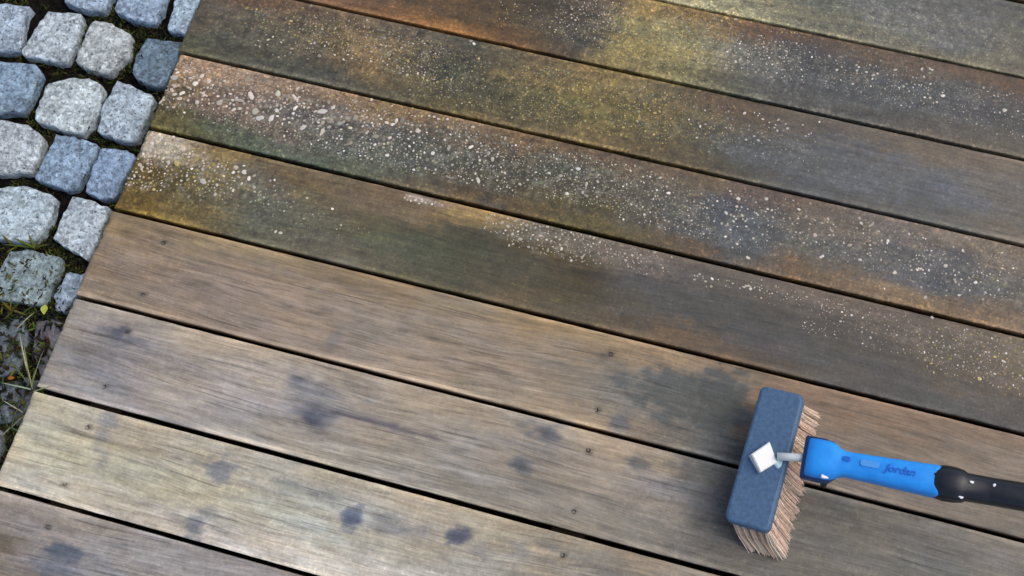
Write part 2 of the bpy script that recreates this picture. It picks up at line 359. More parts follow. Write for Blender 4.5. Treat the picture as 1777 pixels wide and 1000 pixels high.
# stains, knots, wet patches: photo point, half-length along the board, half-width across it (photo px), colour, strength, softness
STAINS = [
 (1012, 68, 42, 22, (78,76,70), .75, .8), (790, 118, 55, 55, (72,72,56), .6, .9), (960, 18, 70, 20, (78,68,54), .5, .9),
 (1080, 90, 30, 26, (150,134,80), .5, .9), (1420, 105, 110, 30, (80,85,90), .7, .8), (1540, 150, 130, 26, (86,91,95), .7, .9), (1700, 195, 90, 22, (82,82,88), .6, .9),
 (640, 85, 70, 22, (132,104,62), .45, .9), (470, 95, 120, 18, (80,80,70), .4, .9), (1010, 190, 90, 30, (122,108,46), .45, .9), (960, 150, 120, 12, (148,122,62), .5, .9),
 (1340, 270, 130, 34, (94,101,108), .7, .9), (1500, 295, 170, 30, (98,103,112), .75, .9), (1640, 345, 120, 24, (98,102,112), .6, .9), (1400, 330, 60, 18, (92,96,104), .4, .9), (1740, 350, 60, 20, (116,104,92), .4, .9),
 (640, 250, 150, 20, (84,92,86), .5, .9), (980, 290, 90, 20, (80,88,82), .5, .9), (960, 340, 130, 14, (96,84,34), .6, .9), (870, 300, 60, 20, (80,78,70), .4, .9), (290, 200, 45, 18, (104,86,36), .55, .9), (400, 228, 90, 12, (86,98,76), .45, .9),
 (1250, 362, 46, 26, (74,86,102), .75, .8), (1292, 420, 52, 36, (84,98,108), .7, .7), (1440, 425, 70, 20, (92,100,104), .5, .9), (1660, 445, 38, 16, (78,90,106), .7, .8), (1622, 492, 34, 20, (70,84,102), .8, .7), (1640, 480, 70, 46, (86,90,100), .4, .9),
 (1360, 455, 50, 26, (118,94,70), .4, .9), (1560, 506, 80, 12, (148,122,86), .5, .9), (1740, 505, 50, 24, (96,98,92), .5, .9),
 (300, 300, 55, 18, (96,78,22), .65, .8), (240, 350, 55, 12, (110,86,26), .6, .8), (350, 360, 50, 16, (124,100,50), .5, .9), (440, 300, 46, 22, (92,92,84), .5, .9), (780, 440, 120, 34, (76,80,58), .5, .9), (700, 420, 90, 24, (84,90,66), .5, .9),
 (950, 440, 110, 10, (84,66,14), .85, .8), (1030, 475, 50, 8, (64,52,12), .8, .8), (820, 375, 50, 12, (154,130,76), .6, .9), (735, 348, 40, 7, (176,160,156), .6, .9), (850, 352, 40, 12, (80,78,76), .5, .9),
 (1100, 490, 70, 18, (84,82,86), .45, .9), (1320, 605, 90, 30, (82,82,86), .5, .9), (1420, 560, 110, 20, (90,84,80), .4, .9), (1560, 640, 120, 24, (86,86,86), .4, .9), (1720, 690, 70, 26, (90,86,84), .4, .9),
 # scrubbed boards: knots, damp marks
 (222, 405, 22, 10, (116,100,74), .5, .8), (440, 455, 90, 7, (120,108,98), .45, .9), (600, 500, 120, 7, (122,108,96), .4, .9), (620, 575, 44, 34, (132,126,120), .45, .9), (580, 590, 12, 26, (112,112,116), .55, .8), (560, 540, 80, 8, (126,116,110), .4, .9),
 (1078, 658, 22, 14, (88,90,96), .75, .7), (1075, 738, 20, 16, (94,98,108), .8, .6), (1150, 655, 50, 14, (88,92,94), .6, .8), (1200, 690, 80, 34, (86,94,92), .7, .7), (1150, 725, 34, 14, (84,92,92), .55, .8), (1240, 665, 46, 30, (92,94,94), .55, .7), (1250, 740, 50, 26, (90,96,94), .6, .7), (1105, 700, 60, 10, (116,108,106), .4, .9),
 (975, 570, 70, 10, (160,132,88), .5, .9), (840, 545, 100, 8, (156,132,96), .4, .9), (1050, 618, 16, 8, (84,80,72), .8, .8),
 (205, 580, 34, 22, (98,102,116), .85, .7), (240, 590, 24, 10, (102,106,120), .6, .8), (150, 625, 60, 30, (126,122,128), .55, .9), (175, 585, 30, 10, (150,140,134), .5, .8), (125, 610, 26, 10, (116,112,104), .4, .9),
 (540, 722, 36, 26, (82,88,112), .9, .65), (518, 658, 26, 18, (108,106,116), .75, .7), (555, 680, 40, 14, (116,114,124), .6, .8), (530, 690, 60, 50, (128,124,126), .4, .9), (1235, 800, 60, 40, (100,98,94), .6, .6), (1420, 880, 90, 26, (94,90,82), .6, .7), (1360, 985, 120, 20, (104,98,88), .5, .8), (650, 733, 70, 3.5, (84,74,80), .9, .6), (725, 752, 50, 4, (96,80,90), .85, .6), (590, 552, 120, 2.5, (96,86,78), .7, .7), (420, 470, 100, 2.5, (98,86,78), .6, .7), (760, 590, 90, 2.5, (92,82,74), .7, .7), (850, 640, 120, 2.5, (94,84,76), .6, .7), (300, 640, 90, 2.5, (112,104,100), .6, .7), (1000, 850, 110, 2.5, (92,86,78), .6, .7), (500, 845, 110, 3, (110,104,94), .7, .7), (160, 760, 60, 2.5, (104,96,82), .7, .7), (300, 795, 90, 2.5, (112,104,90), .6, .7), (1500, 715, 120, 3, (98,80,64), .7, .7), (1600, 755, 120, 3, (96,84,72), .6, .7), (640, 728, 90, 7, (108,102,112), .6, .8), (720, 752, 60, 6, (112,98,108), .6, .8), (800, 765, 40, 5, (168,158,150), .6, .8),
 (945, 752, 40, 26, (98,102,112), .8, .7), (905, 806, 24, 16, (88,98,116), .85, .65), (860, 760, 60, 12, (126,120,120), .5, .9), (930, 790, 70, 30, (124,118,118), .35, .9), (930, 845, 50, 16, (118,116,116), .5, .9),
 (1105, 808, 34, 18, (96,98,104), .75, .75), (1140, 805, 12, 10, (146,130,88), .5, .8), (1180, 850, 80, 18, (126,116,122), .5, .9), (1215, 880, 50, 30, (100,100,102), .5, .8), (1000, 820, 60, 7, (172,150,126), .5, .9), (1190, 815, 40, 16, (104,104,104), .45, .9),
 (1440, 870, 60, 30, (100,96,88), .4, .9), (1560, 900, 100, 16, (122,114,100), .35, .9),
 (385, 815, 24, 25, (116,122,138), .9, .5), (612, 898, 22, 23, (92,106,132), .95, .5), (797, 930, 22, 22, (90,98,124), .95, .5), (336, 915, 22, 22, (104,112,132), .9, .55), (358, 890, 24, 14, (122,124,134), .6, .8), (182, 745, 16, 42, (136,136,144), .7, .7), (180, 795, 12, 16, (128,126,126), .6, .7),
 (470, 850, 70, 8, (136,132,124), .55, .9), (540, 850, 80, 7, (130,130,124), .5, .9), (680, 912, 44, 20, (118,118,126), .6, .8), (735, 925, 22, 18, (124,122,128), .6, .8), (835, 955, 24, 14, (122,118,124), .65, .8), (905, 955, 30, 18, (124,122,128), .7, .8), (1040, 975, 90, 20, (108,106,100), .6, .85), (960, 945, 60, 16, (120,112,104), .5, .9),
 (290, 790, 80, 5, (140,128,108), .5, .9), (140, 755, 60, 5, (132,120,100), .45, .9), (480, 895, 90, 12, (178,186,178), .35, .9), (40, 690, 26, 20, (170,164,128), .5, .9), (25, 790, 40, 14, (188,156,124), .5, .9), (75, 750, 50, 22, (182,174,136), .4, .9),
 (1190, 690, 95, 50, (84,90,88), .85, .4), (1250, 700, 46, 62, (78,84,84), .85, .2), (1225, 840, 55, 60, (104,103,100), .6, .5), (540, 725, 20, 16, (70,78,104), .8, .7), (208, 578, 18, 12, (82,86,104), .7, .7), (945, 748, 22, 14, (84,88,100), .7, .7), (903, 808, 12, 9, (74,84,104), .8, .6), (612, 900, 12, 12, (78,92,122), .8, .6), (797, 934, 12, 11, (72,80,112), .8, .6), (516, 655, 14, 9, (90,88,100), .7, .7), (1100, 808, 16, 9, (80,84,94), .7, .7),
 (112, 960, 34, 18, (76,90,120), .9, .6), (95, 985, 50, 18, (88,100,128), .75, .7), (15, 945, 46, 18, (106,90,70), .8, .8), (240, 925, 90, 10, (128,124,130), .45, .9), (400, 965, 100, 8, (136,130,134), .4, .9), (150, 985, 60, 16, (120,122,134), .5, .9),
]
# screws: two per board on every joist
SCREW_X = [0.099, 0.797, 1.494]
SCREW_T = [0.205, 0.815]

def muted(c, f=.20):
    c = np.asarray(c, float); g = c @ (.3, .59, .11)
    return c + (g - c) * f
def ppm(P):
    a, b, c = pix(P), pix((P[0] + .01, P[1], 0)), pix((P[0], P[1] + .01, 0))
    return np.hypot(*(b - a)) / .01, np.hypot(*(c - a)) / .01
ST = []
for (px, py, rx, ry, c, s, soft) in STAINS:
    P = at(px, py); sx, sy = ppm(P)
    ST.append((P[0], P[1], rx / sx, ry / sy, alb(muted(c, .42 if py > 600 - .0 * px and py > 380 + .25 * px else .14)), s, soft))

# lichen growth on the dirty boards
WHITE = [(214,206,196), (206,196,188), (222,216,210), (190,184,170), (200,188,172)]
GREY = [(160,156,146), (150,144,132), (170,160,148), (140,138,128)]
GREEN = [(140,142,112), (152,150,122), (128,134,108)]
YELL = [(176,158,102), (160,146,88), (186,168,120)]
PINK = [(200,184,172), (186,168,152), (210,196,188)]
# cluster: photo point, half-length, half-width (px), how many, radius range (px), palettes
CLUST = [
 (430, 175, 130, 26, 120, (2.5, 7), (WHITE, WHITE, PINK)), (420, 185, 150, 34, 260, (1.2, 3), (PINK, GREY, WHITE)), (330, 140, 40, 20, 60, (1.5, 4), (PINK, YELL)), (420, 145, 110, 16, 150, (1.5, 4), (PINK, GREY)),
 (300, 165, 26, 14, 16, (3, 6), (WHITE,)), (600, 215, 110, 34, 150, (2, 5.5), (WHITE, WHITE, GREY)), (590, 230, 130, 36, 260, (1.2, 2.6), (GREY, WHITE, GREEN)), (750, 260, 110, 40, 150, (2, 5), (WHITE, GREY)), (760, 265, 130, 44, 320, (1.2, 2.8), (GREY, GREEN, WHITE)),
 (700, 195, 120, 14, 90, (1.5, 4), (PINK, YELL)), (920, 290, 110, 40, 110, (2, 5.5), (WHITE, GREEN, GREY)), (940, 295, 140, 44, 420, (1.2, 3), (GREY, GREEN, WHITE)), (1060, 320, 90, 38, 80, (2, 4.5), (WHITE, GREY)), (1060, 320, 120, 42, 340, (1.2, 3), (GREY, GREEN)), (500, 235, 200, 18, 160, (1.2, 2.6), (GREEN, GREY)),
 (1160, 360, 70, 38, 140, (1.2, 3), (GREY, WHITE)), (1260, 380, 70, 36, 46, (1.8, 4.5), (WHITE,)), (1270, 390, 80, 44, 120, (1.1, 2.4), (GREY,)), (1440, 405, 90, 38, 46, (2, 5), (WHITE, PINK)), (1440, 410, 110, 44, 200, (1.1, 2.4), (GREY, GREEN)), (1640, 470, 90, 44, 36, (2, 4.6), (WHITE,)), (1660, 470, 120, 46, 200, (1.1, 2.6), (GREY,)),
 (1740, 470, 50, 40, 60, (1.5, 3), (PINK, YELL)), (1330, 365, 60, 20, 30, (1.5, 4), (PINK,)), (1550, 430, 80, 36, 90, (1.2, 3), (GREY, PINK)),
 (245, 270, 26, 40, 90, (2.5, 7), (WHITE, PINK, PINK)), (270, 245, 44, 14, 60, (2.5, 6), (PINK, WHITE)), (345, 300, 50, 30, 90, (2, 6), (WHITE, GREY, YELL)), (330, 320, 60, 22, 70, (1.5, 4), (YELL, GREY)), (390, 290, 26, 10, 22, (2, 4.5), (PINK,)), (440, 325, 44, 26, 46, (1.8, 5), (WHITE, GREEN)), (500, 350, 70, 26, 44, (1.4, 4), (WHITE, GREEN, GREEN)), (540, 385, 90, 24, 36, (1.2, 3), (GREEN,)), (480, 405, 12, 8, 4, (3, 5), (WHITE,)),
 (255, 285, 36, 44, 240, (1.6, 4.2), (WHITE, PINK, WHITE)), (300, 275, 50, 24, 120, (1.4, 3.4), (PINK, WHITE, YELL)), (350, 300, 60, 30, 120, (1.3, 3.2), (WHITE, GREY)), (735, 350, 30, 5, 60, (2.5, 6), (PINK, WHITE)), (890, 395, 44, 16, 90, (1.5, 4.5), (WHITE, PINK, GREY)), (960, 420, 70, 24, 150, (1.3, 4), (PINK, GREY, WHITE)), (1060, 440, 70, 22, 90, (1.3, 3.6), (PINK, GREY)), (1110, 450, 50, 20, 34, (1.3, 3.4), (PINK,)), (1270, 495, 60, 10, 20, (1.5, 4.5), (WHITE, PINK)), (1400, 520, 90, 18, 60, (1.2, 3), (PINK, GREY)),
 (1560, 580, 150, 34, 180, (1.2, 3), (GREY, PINK)), (1680, 610, 90, 40, 36, (2, 4.5), (WHITE, YELL)), (1700, 620, 80, 46, 190, (1.2, 3), (YELL, GREY, PINK)), (1470, 545, 10, 5, 4, (2.5, 4.5), (WHITE,)), (1620, 553, 10, 5, 3, (3, 5), (WHITE,)),
 (560, 30, 150, 22, 40, (1.2, 3), (GREY, YELL)), (640, 80, 110, 34, 340, (1.1, 2.8), (YELL, GREY, PINK)), (560, 60, 120, 22, 120, (1, 2.4), (YELL, GREY)), (730, 110, 80, 40, 240, (1.1, 2.8), (GREY, YELL, GREEN)), (820, 72, 12, 6, 4, (3, 5), (WHITE,)), (500, 85, 60, 20, 16, (1.6, 3.4), (WHITE, GREY)), (850, 150, 120, 44, 340, (1.1, 2.8), (GREEN, YELL, GREY)), (1030, 180, 120, 46, 520, (1.2, 3.2), (YELL, GREEN, YELL)), (1170, 200, 90, 40, 240, (1.1, 2.8), (YELL, GREY)), (1260, 230, 70, 30, 26, (1.5, 3.6), (WHITE, GREY)), (1370, 215, 60, 20, 12, (2, 4), (WHITE,)), (1330, 250, 90, 30, 130, (1, 2.4), (GREY,)),
 (1030, 30, 60, 36, 190, (1.1, 3), (GREY, PINK)), (960, 40, 90, 26, 110, (1.1, 2.6), (YELL, GREY)), (1120, 80, 70, 40, 330, (1.2, 3.2), (YELL, GREEN)), (1200, 60, 60, 36, 240, (1.2, 3.2), (YELL, GREEN, GREY)), (1290, 90, 70, 36, 220, (1.2, 3.6), (WHITE, GREY)), (1340, 95, 60, 22, 24, (2, 4.5), (WHITE,)), (1440, 110, 90, 24, 26, (1.8, 4), (WHITE, GREY)), (1440, 120, 110, 34, 280, (1, 2.4), (GREY,)), (1560, 150, 70, 26, 26, (2, 5), (WHITE,)), (1600, 160, 90, 34, 200, (1, 2.4), (GREY,)), (1590, 130, 60, 14, 10, (3, 5.4), (WHITE,)), (1745, 190, 8, 6, 2, (5, 7), (WHITE,)), (1720, 190, 60, 40, 120, (1, 2.6), (GREY, PINK)),
 (1220, 15, 60, 10, 130, (1.4, 3.5), (YELL, GREY, GREEN)), (1320, 38, 80, 12, 90, (1.2, 3), (YELL, GREY)), (1450, 50, 140, 30, 160, (1, 2.4), (GREY, GREEN)), (1600, 60, 140, 36, 200, (1, 2.4), (GREY,)),
]
LG = []
for (px, py, rx, ry, cnt, rr_, pals) in CLUST:
    P = at(px, py); sx, sy = ppm(P)
    LG.append((P[0], P[1], rx / sx, ry / sy, min(1.0, cnt / (rx * ry) * 14), alb(np.mean([p for q in pals for p in q], axis=0) * .86)))
deck = thing('wooden_deck', 'weathered wooden deck of long brown boards, lower half scrubbed paler, beside the cobbles', 'deck')
XEND = 2.3
GREYED = {5: .18, 6: .26, 7: .28, 8: .36, 9: .4, 10: .4, 11: .4}        # scrubbed boards have silvered more
PALER = {5: .99, 6: 1.055, 7: 1.075, 8: 1.05}
def plank_paint(k, X, Y, t):
    st = ROWS[k]
    ymid = (gap_y(k) + gap_y(k + 1)) / 2
    xs = np.array([x_on_row(p[0], ymid) for p in st])
    wx = X + 0.10 * (fbm(X * 14, Y * 34, 50 + k, 5) - .5) + .03 * (fbm(X * 40, Y * 220, 51 + k) - .5)
    wt = np.clip(t + (0.42 * (fbm(X * 9, Y * 16 + k, 80 + k) - .5) + .34 * (fbm(X * 30, Y * 200, 82 + k) - .5) + .22 * (fbm(X * 90, Y * 110, 83 + k) - .5)) * np.sin(np.pi * np.clip(t, 0, 1)) ** .5, 0, 1)
    rows = []
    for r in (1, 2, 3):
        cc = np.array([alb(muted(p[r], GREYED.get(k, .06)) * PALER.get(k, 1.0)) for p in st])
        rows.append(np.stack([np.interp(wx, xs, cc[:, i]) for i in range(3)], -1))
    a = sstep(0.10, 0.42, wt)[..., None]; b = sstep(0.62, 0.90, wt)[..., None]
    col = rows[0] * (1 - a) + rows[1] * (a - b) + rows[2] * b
    for (x0, y0, rx, ry, c, s, soft) in ST:
        if not (gap_y(k + 1) - .004 < y0 < gap_y(k) + .004): continue
        dx, dy = (X - x0) / rx, (Y - y0) / ry
        m = (np.abs(dx) < 2.2) & (np.abs(dy) < 2.6)
        if not m.any(): continue
        wob = fbm(X[m] * 70 + 3.3, Y[m] * 110, 7) - .5 + .5 * (fbm(X[m] * 22, Y[m] * 160, 9) - .5)
        dd = np.hypot(dx[m], dy[m]) + 1.35 * wob
        w_ = s * (1 - sstep(1 - soft * .85, 1 + soft * .35, dd))
        col[m] = col[m] * (1 - w_[:, None]) + c * w_[:, None]
    ds = DIRT[k]
    dirt = np.interp(X + .1 * (fbm(X * 10, Y * 20, 31) - .5), [x_on_row(p[0], ymid) for p in ds], [p[1] for p in ds])
    d3 = dirt[..., None]
    lum = np.maximum(col @ np.array([.3, .59, .11]), .005)[..., None]          # thick grime is darker, thin grime paler
    col = col * (lum / .11) ** (.42 * np.clip(d3 * 1.6, 0, 1))
    streak = fbm(X * 11, Y * 170 + 4 * fbm(X * 2, Y * 5, 61 + k, 2), 60 + k, 3) - .5
    mott = fbm(X * 75, Y * 85, 70 + k, 3) - .5
    big = fbm(X * 16, Y * 30, 74 + k, 3) - .5
    col = col * (1 + .42 * streak[..., None] * (1 - .3 * d3) + .85 * mott[..., None] * d3 + .25 * big[..., None])
    # paler arris on the board edges: bevel highlight painted over rubbed wood
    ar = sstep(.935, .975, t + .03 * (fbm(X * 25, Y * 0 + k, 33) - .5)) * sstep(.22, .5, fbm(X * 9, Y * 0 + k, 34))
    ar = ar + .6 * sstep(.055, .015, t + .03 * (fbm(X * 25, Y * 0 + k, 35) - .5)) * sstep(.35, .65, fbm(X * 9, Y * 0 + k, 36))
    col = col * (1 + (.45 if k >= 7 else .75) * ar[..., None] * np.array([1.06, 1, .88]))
    if k < 5:                                   # upper boards darken away from the open edge of the deck
        col = col * (1.08 - .36 * sstep(.25, .95, X + .2 * (fbm(X * 5, Y * 8, 90, 2) - .5)))[..., None]
    # thin bloom of crust that has not yet formed round spots
    f1 = sstep(.50, .66, fbm(X * 170, Y * 170, 140 + k, 3)); f2 = sstep(.42, .68, fbm(X * 45, Y * 60, 141 + k, 3))
    for (x0, y0, rx, ry, den, c) in LG:
        if not (gap_y(k + 1) < y0 < gap_y(k)): continue
        dd = ((X - x0) / rx) ** 2 + ((Y - y0) / ry) ** 2
        w_ = (.42 * den * np.exp(-dd * .9) * f1 * f2)[..., None]
        col = col * (1 - w_) + c * w_
    for sx in SCREW_X:
        for q in SCREW_T:
            if k < 5: continue
            r = np.hypot((X - sx) / .0075, (t - q) * W / .0056) + 1.2 * (fbm(X * 150, Y * 150, 66) - .5)
            w_ = .6 * (1 - sstep(.4, 1.05, r))[..., None]
            col = col * (1 - w_) + alb((58, 54, 50)) * w_
    return col, dirt

def make_plank(k):
    y1, y0 = gap_y(k) - gap_w(k) / 2, gap_y(k + 1) + gap_w(k + 1) / 2      # upper, lower edge
    xl = ENDS.get(k, 0.0)
    xs = np.concatenate([[xl, xl + .0012], np.arange(xl + .004, 1.62, .004), np.arange(1.64, XEND, .03)])
    wd = y1 - y0
    inner = np.linspace(.0035, wd - .0035, 35)
    off = np.concatenate([[0, 0, .0003, .0010], inner, [wd - .0010, wd - .0003, wd, wd]])
    zz = np.concatenate([[-.028, -.0016, -.0007, -.0002], np.zeros(35), [-.0002, -.0007, -.0016, -.028]])
    X, O = np.meshgrid(xs, off, indexing='ij')
    Zb = np.broadcast_to(zz, X.shape)
    Yv = y1 - O
    t = O / wd
    wear = (fbm(X * 22, np.where(t < .5, 0., 9.) + k * 3.7, 5) - .5) * .0016
    edge = np.exp(-np.minimum(O, wd - O) / .004)
    Yv = Yv + np.where(t < .5, -1, 1) * np.abs(wear) * edge
    Z = Zb + (fbm(X * 6, Yv * 10, k + 40) - .5) * .0012 * (Zb > -.02) - (1 - np.minimum((X - xl) / .004, 1)) ** 2 * .0022 * (Zb > -.02)
    Z = Z - .0007 * (1 - (2 * t - 1) ** 2) * (Zb > -.001)
    Xv = X + ((fbm(Yv * 40, k + .5 + 0 * X, 12) - .5) * .004 + sstep(.62, .72, fbm(Yv * 90, k + .5 + 0 * X, 13)) * .003) * (X < xl + .003)
    for sx in SCREW_X:
        for q in SCREW_T:
            r = np.hypot(X - sx, O - q * wd)
            Z = Z - .0016 * np.exp(-(r / .0042) ** 2) * (Zb > -.001)
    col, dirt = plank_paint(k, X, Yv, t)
    nx, ny = X.shape
    V = np.stack([Xv, Yv, Z], -1).reshape(-1, 3)
    faces = [(i * ny + j, i * ny + j + 1, (i + 1) * ny + j + 1, (i + 1) * ny + j) for i in range(nx - 1) for j in range(ny - 1)]
    faces += [tuple(range(ny - 1, -1, -1)), tuple((nx - 1) * ny + j for j in range(ny))]
    faces += [(i * ny, (i + 1) * ny, (i + 1) * ny + ny - 1, i * ny + ny - 1) for i in range(nx - 1)]
    # faces wind downwards when built in this order: flip so that normals leave the board
    faces = [f[::-1] for f in faces]
    me = new_mesh('plank', V, faces, True, col.reshape(-1, 3), {'dirt': dirt.ravel()})
    return me
PL_LABEL = {3: 'plank crusted with white lichen spots from end to end', 4: 'olive stained plank with pale crust at its left end',
            5: 'scrubbed pinkish tan plank under the brush head', 2: 'dark plank with yellow olive algae in its middle',
            1: 'rust brown plank with a yellow algae patch', 7: 'palest scrubbed plank with round blue grey knots', 6: 'scrubbed grey tan plank with blue grey knots'}
planks = {}
for k in range(-2, 12):
    kk = k if k in ROWS else (-2 if k < 0 else 9)
    if kk != k:
        ROWS[k], DIRT[k] = ROWS[kk], DIRT[kk]
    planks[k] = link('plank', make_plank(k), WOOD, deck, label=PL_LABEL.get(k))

# joists under the boards
def box_mesh(name, x0, x1, y0, y1, z0, z1):
    v = [(x, y, z) for z in (z0, z1) for y in (y0, y1) for x in (x0, x1)]
    f = [(0, 2, 3, 1), (4, 5, 7, 6), (0, 1, 5, 4), (2, 6, 7, 3), (0, 4, 6, 2), (1, 3, 7, 5)]
    return new_mesh(name, v, f, False)
for x in (0.099, 0.797, 1.494, 2.19):
    link('joist', box_mesh('joist', x - .024, x + .024, -1.72, .28, -.096, -.0284), JOIST, deck)

# screw heads, sunk and dark
def screw_mesh():
    bm = bmesh.new()
    bmesh.ops.create_cone(bm, cap_ends=True, segments=12, radius1=.0036, radius2=.0030, depth=.0012)
    r = bmesh.ops.inset_region(bm, faces=[max(bm.faces, key=lambda f: f.calc_center_median().z)], thickness=.0016)
    bmesh.ops.translate(bm, verts=[v for v in max(bm.faces, key=lambda f: f.calc_center_median().z - f.calc_area() * 1e3 * 0).verts if v.co.z > 0][:0], vec=(0, 0, 0))
    top = [f for f in bm.faces if f.normal.z > .9 and f.calc_center_median().length < .001]
    for f in top:
        for v in f.verts: v.co.z -= .0009
    me = bpy.data.meshes.new('screw'); bm.to_mesh(me); bm.free()
    me.materials.append(SCREW)
    return me
SM = screw_mesh()
for k in range(5, 11):
    for sx in SCREW_X:
        for q in SCREW_T:
            wd = gap_y(k) - gap_w(k) / 2 - (gap_y(k + 1) + gap_w(k + 1) / 2)
            o = link('screw', SM, None, planks[k])
            o.location = (sx + random.uniform(-.002, .002), gap_y(k) - gap_w(k) / 2 - q * wd + random.uniform(-.002, .002), -.0016)

# ------------------------------------------------------------------ lichen: crusty spots standing on the boards
def plank_of(y):
    for k in range(-2, 12):
        if gap_y(k + 1) + gap_w(k + 1) / 2 + .0015 < y < gap_y(k) - gap_w(k) / 2 - .0015: return k
    return None
LV = {k: ([], [], []) for k in planks}
def spot(x, y, r, col, elong=1.0, ang=0.0, n=9):
    k = plank_of(y)
    if k is None or x < ENDS.get(k, 0) + .002: return
    V, Fc, Cc = LV[k]
    b = len(V)
    y1, y0 = gap_y(k) - gap_w(k) / 2, gap_y(k + 1) + gap_w(k + 1) / 2
    tt = (y1 - y) / (y1 - y0)
    zs = (float(fbm(np.array([x * 6]), np.array([y * 10]), k + 40)[0]) - .5) * .0012 - .0007 * (1 - (2 * tt - 1) ** 2)
    h = zs + min(r * .10, .00035)
    ca, sa = math.cos(ang), math.sin(ang)
    V.append((x, y, h)); Cc.append(col)
    ph = random.random() * 6
    for ring, (q, z) in enumerate(((.7, h), (1.0, zs - .00012))):
        for i in range(n):
            a = 2 * math.pi * i / n
            rr = r * q * (1 + .20 * math.sin(2 * a + ph) + random.uniform(-.26, .26))
            u, v = rr * math.cos(a) * elong, rr * math.sin(a)
            V.append((x + u * ca - v * sa, y + u * sa + v * ca, z))
            Cc.append(tuple(c * (1.0 if ring == 0 else .85) for c in col))
    for i in range(n):
        j = (i + 1) % n
        Fc.append((b, b + 1 + i, b + 1 + j))
        Fc.append((b + 1 + i, b + 1 + n + i, b + 1 + n + j, b + 1 + j))
TAKEN = {}
def room(x, y, r):
    i, j = int(x // .015), int(y // .015)
    for a in (-1, 0, 1):
        for b in (-1, 0, 1):
            for (u, v, q) in TAKEN.get((i + a, j + b), ()):
                if (u - x) ** 2 + (v - y) ** 2 < (1.25 * (r + q)) ** 2: return False
    TAKEN.setdefault((i, j), []).append((x, y, r))
    return True
for (px, py, rx, ry, cnt, (r0, r1), pals) in CLUST:
    P = at(px, py); sx, sy = ppm(P)
    for _ in range(int(cnt * 1.7)):
        u, v = random.uniform(-1.15, 1.15), random.uniform(-1, 1) if cnt > 70 else random.gauss(0, .55)
        x, y = P[0] + u * rx / sx, P[1] + v * ry / sy
        r = (.92 if px < 720 else .80) * (r0 + (r1 - r0) * random.random() ** 2.8) / sx
        pal = random.choice(pals)
        c = alb(np.clip(np.array(random.choice(pal)) * random.uniform(.80, 1.14), 0, 246), .85)
        if not room(x, y, r): continue
        small = r * sx < 3
        if not small and random.random() < .12:                # short chains: branched crusts
            a = random.random() * 6.28
            for q in range(random.randint(2, 4)):
                spot(x, y, r * random.uniform(.5, .8), c, random.uniform(1, 1.5), a)
                a += random.uniform(-.8, .8)
                x += math.cos(a) * r * 1.2; y += math.sin(a) * r * 1.2
        else:
            spot(x, y, r, c, random.uniform(1.0, 1.45), random.random() * 6.28, 6 if small else 9)
for k, (V, Fc, Cc) in LV.items():
    if V:
        link('lichen', new_mesh('lichen', V, Fc, True, np.array(Cc)), LICHEN, planks[k], kind='stuff', label='pale lichen spots crusting the board')

# ------------------------------------------------------------------ cobbled path
path = thing('cobbled_path', 'cobbled path', 'path')
del path['label']; del path['category']
path['kind'] = 'structure'
ZC = -0.032
STONES = [   # outline in photo px on the plane of the stone tops, colour, height offset (m)
 ([(-70,-4),(0,7),(50,12),(36,37),(33,86),(0,88),(-78,78)], (160,174,194), 0),
 ([(84,19),(112,24),(142,23),(132,66),(114,109),(78,102),(36,94),(44,76)], (186,194,202), 0),
 ([(154,47),(164,38),(183,38),(206,48),(223,58),(221,92),(189,126),(163,123),(130,108),(141,80)], (182,184,182), 0),
 ([(256,64),(278,70),(318,72),(300,112),(281,150),(248,141),(228,128),(236,96)], (84,104,124), -.002),
 ([(128,-60),(205,-52),(190,-10),(180,14),(168,18),(144,14),(110,2)], (156,174,198), 0),
 ([(222,-60),(300,-48),(284,2),(264,40),(224,31),(199,17),(208,-10)], (146,168,196), 0),
 ([(318,-48),(362,-40),(345,0),(321,57),(291,49),(304,2)], (172,194,216), 0),
 ([(-72,100),(0,106),(60,113),(67,130),(40,192),(0,195),(-80,186)], (118,142,168), 0),
 ([(84,146),(120,138),(160,138),(177,149),(176,170),(156,216),(141,230),(96,222),(62,210),(65,190)], (200,208,212), .002),
 ([(204,141),(240,154),(266,168),(256,196),(236,240),(216,245),(170,228),(178,188)], (178,192,206), 0),
 ([(-76,204),(0,210),(44,217),(75,238),(68,258),(52,297),(0,299),(-84,290)], (186,190,196), 0),
 ([(98,235),(130,240),(169,252),(160,276),(130,323),(108,327),(60,312),(80,270)], (124,148,176), 0),
 ([(178,257),(206,260),(234,266),(216,306),(196,342),(178,344),(149,330),(162,290)], (130,154,190), 0),
 ([(-70,322),(0,328),(38,323),(95,342),(86,368),(66,415),(30,420),(0,413),(-88,404)], (178,192,202), 0),
 ([(126,343),(156,350),(190,362),(172,404),(150,449),(136,442),(108,424),(93,415),(104,384)], (188,198,208), 0),
 ([(18,437),(48,431),(103,447),(100,470),(86,498),(73,529),(36,525),(-8,516),(2,462)], (124,140,142), -.002),
 ([(116,472),(146,476),(128,514),(108,541),(95,536),(94,514)], (142,158,180), -.003),
 ([(-90,428),(-20,434),(-14,470),(-26,512),(-96,504)], (150,164,176), -.002),
 ([(-60,548),(0,560),(32,548),(42,580),(28,640),(0,652),(-70,640)], (100,108,116), -.006),
 ([(58,556),(90,551),(109,566),(96,616),(66,652),(52,604)], (112,108,116), -.008),
 ([(-60,664),(0,663),(22,660),(29,690),(12,732),(-70,726)], (104,112,122), -.008),
 ([(36,655),(62,660),(44,700),(24,736),(18,716)], (96,100,108), -.010),
 ([(-80,742),(-4,746),(-2,780),(-40,850),(-90,840)], (108,114,122), -.008),
]
polys = []
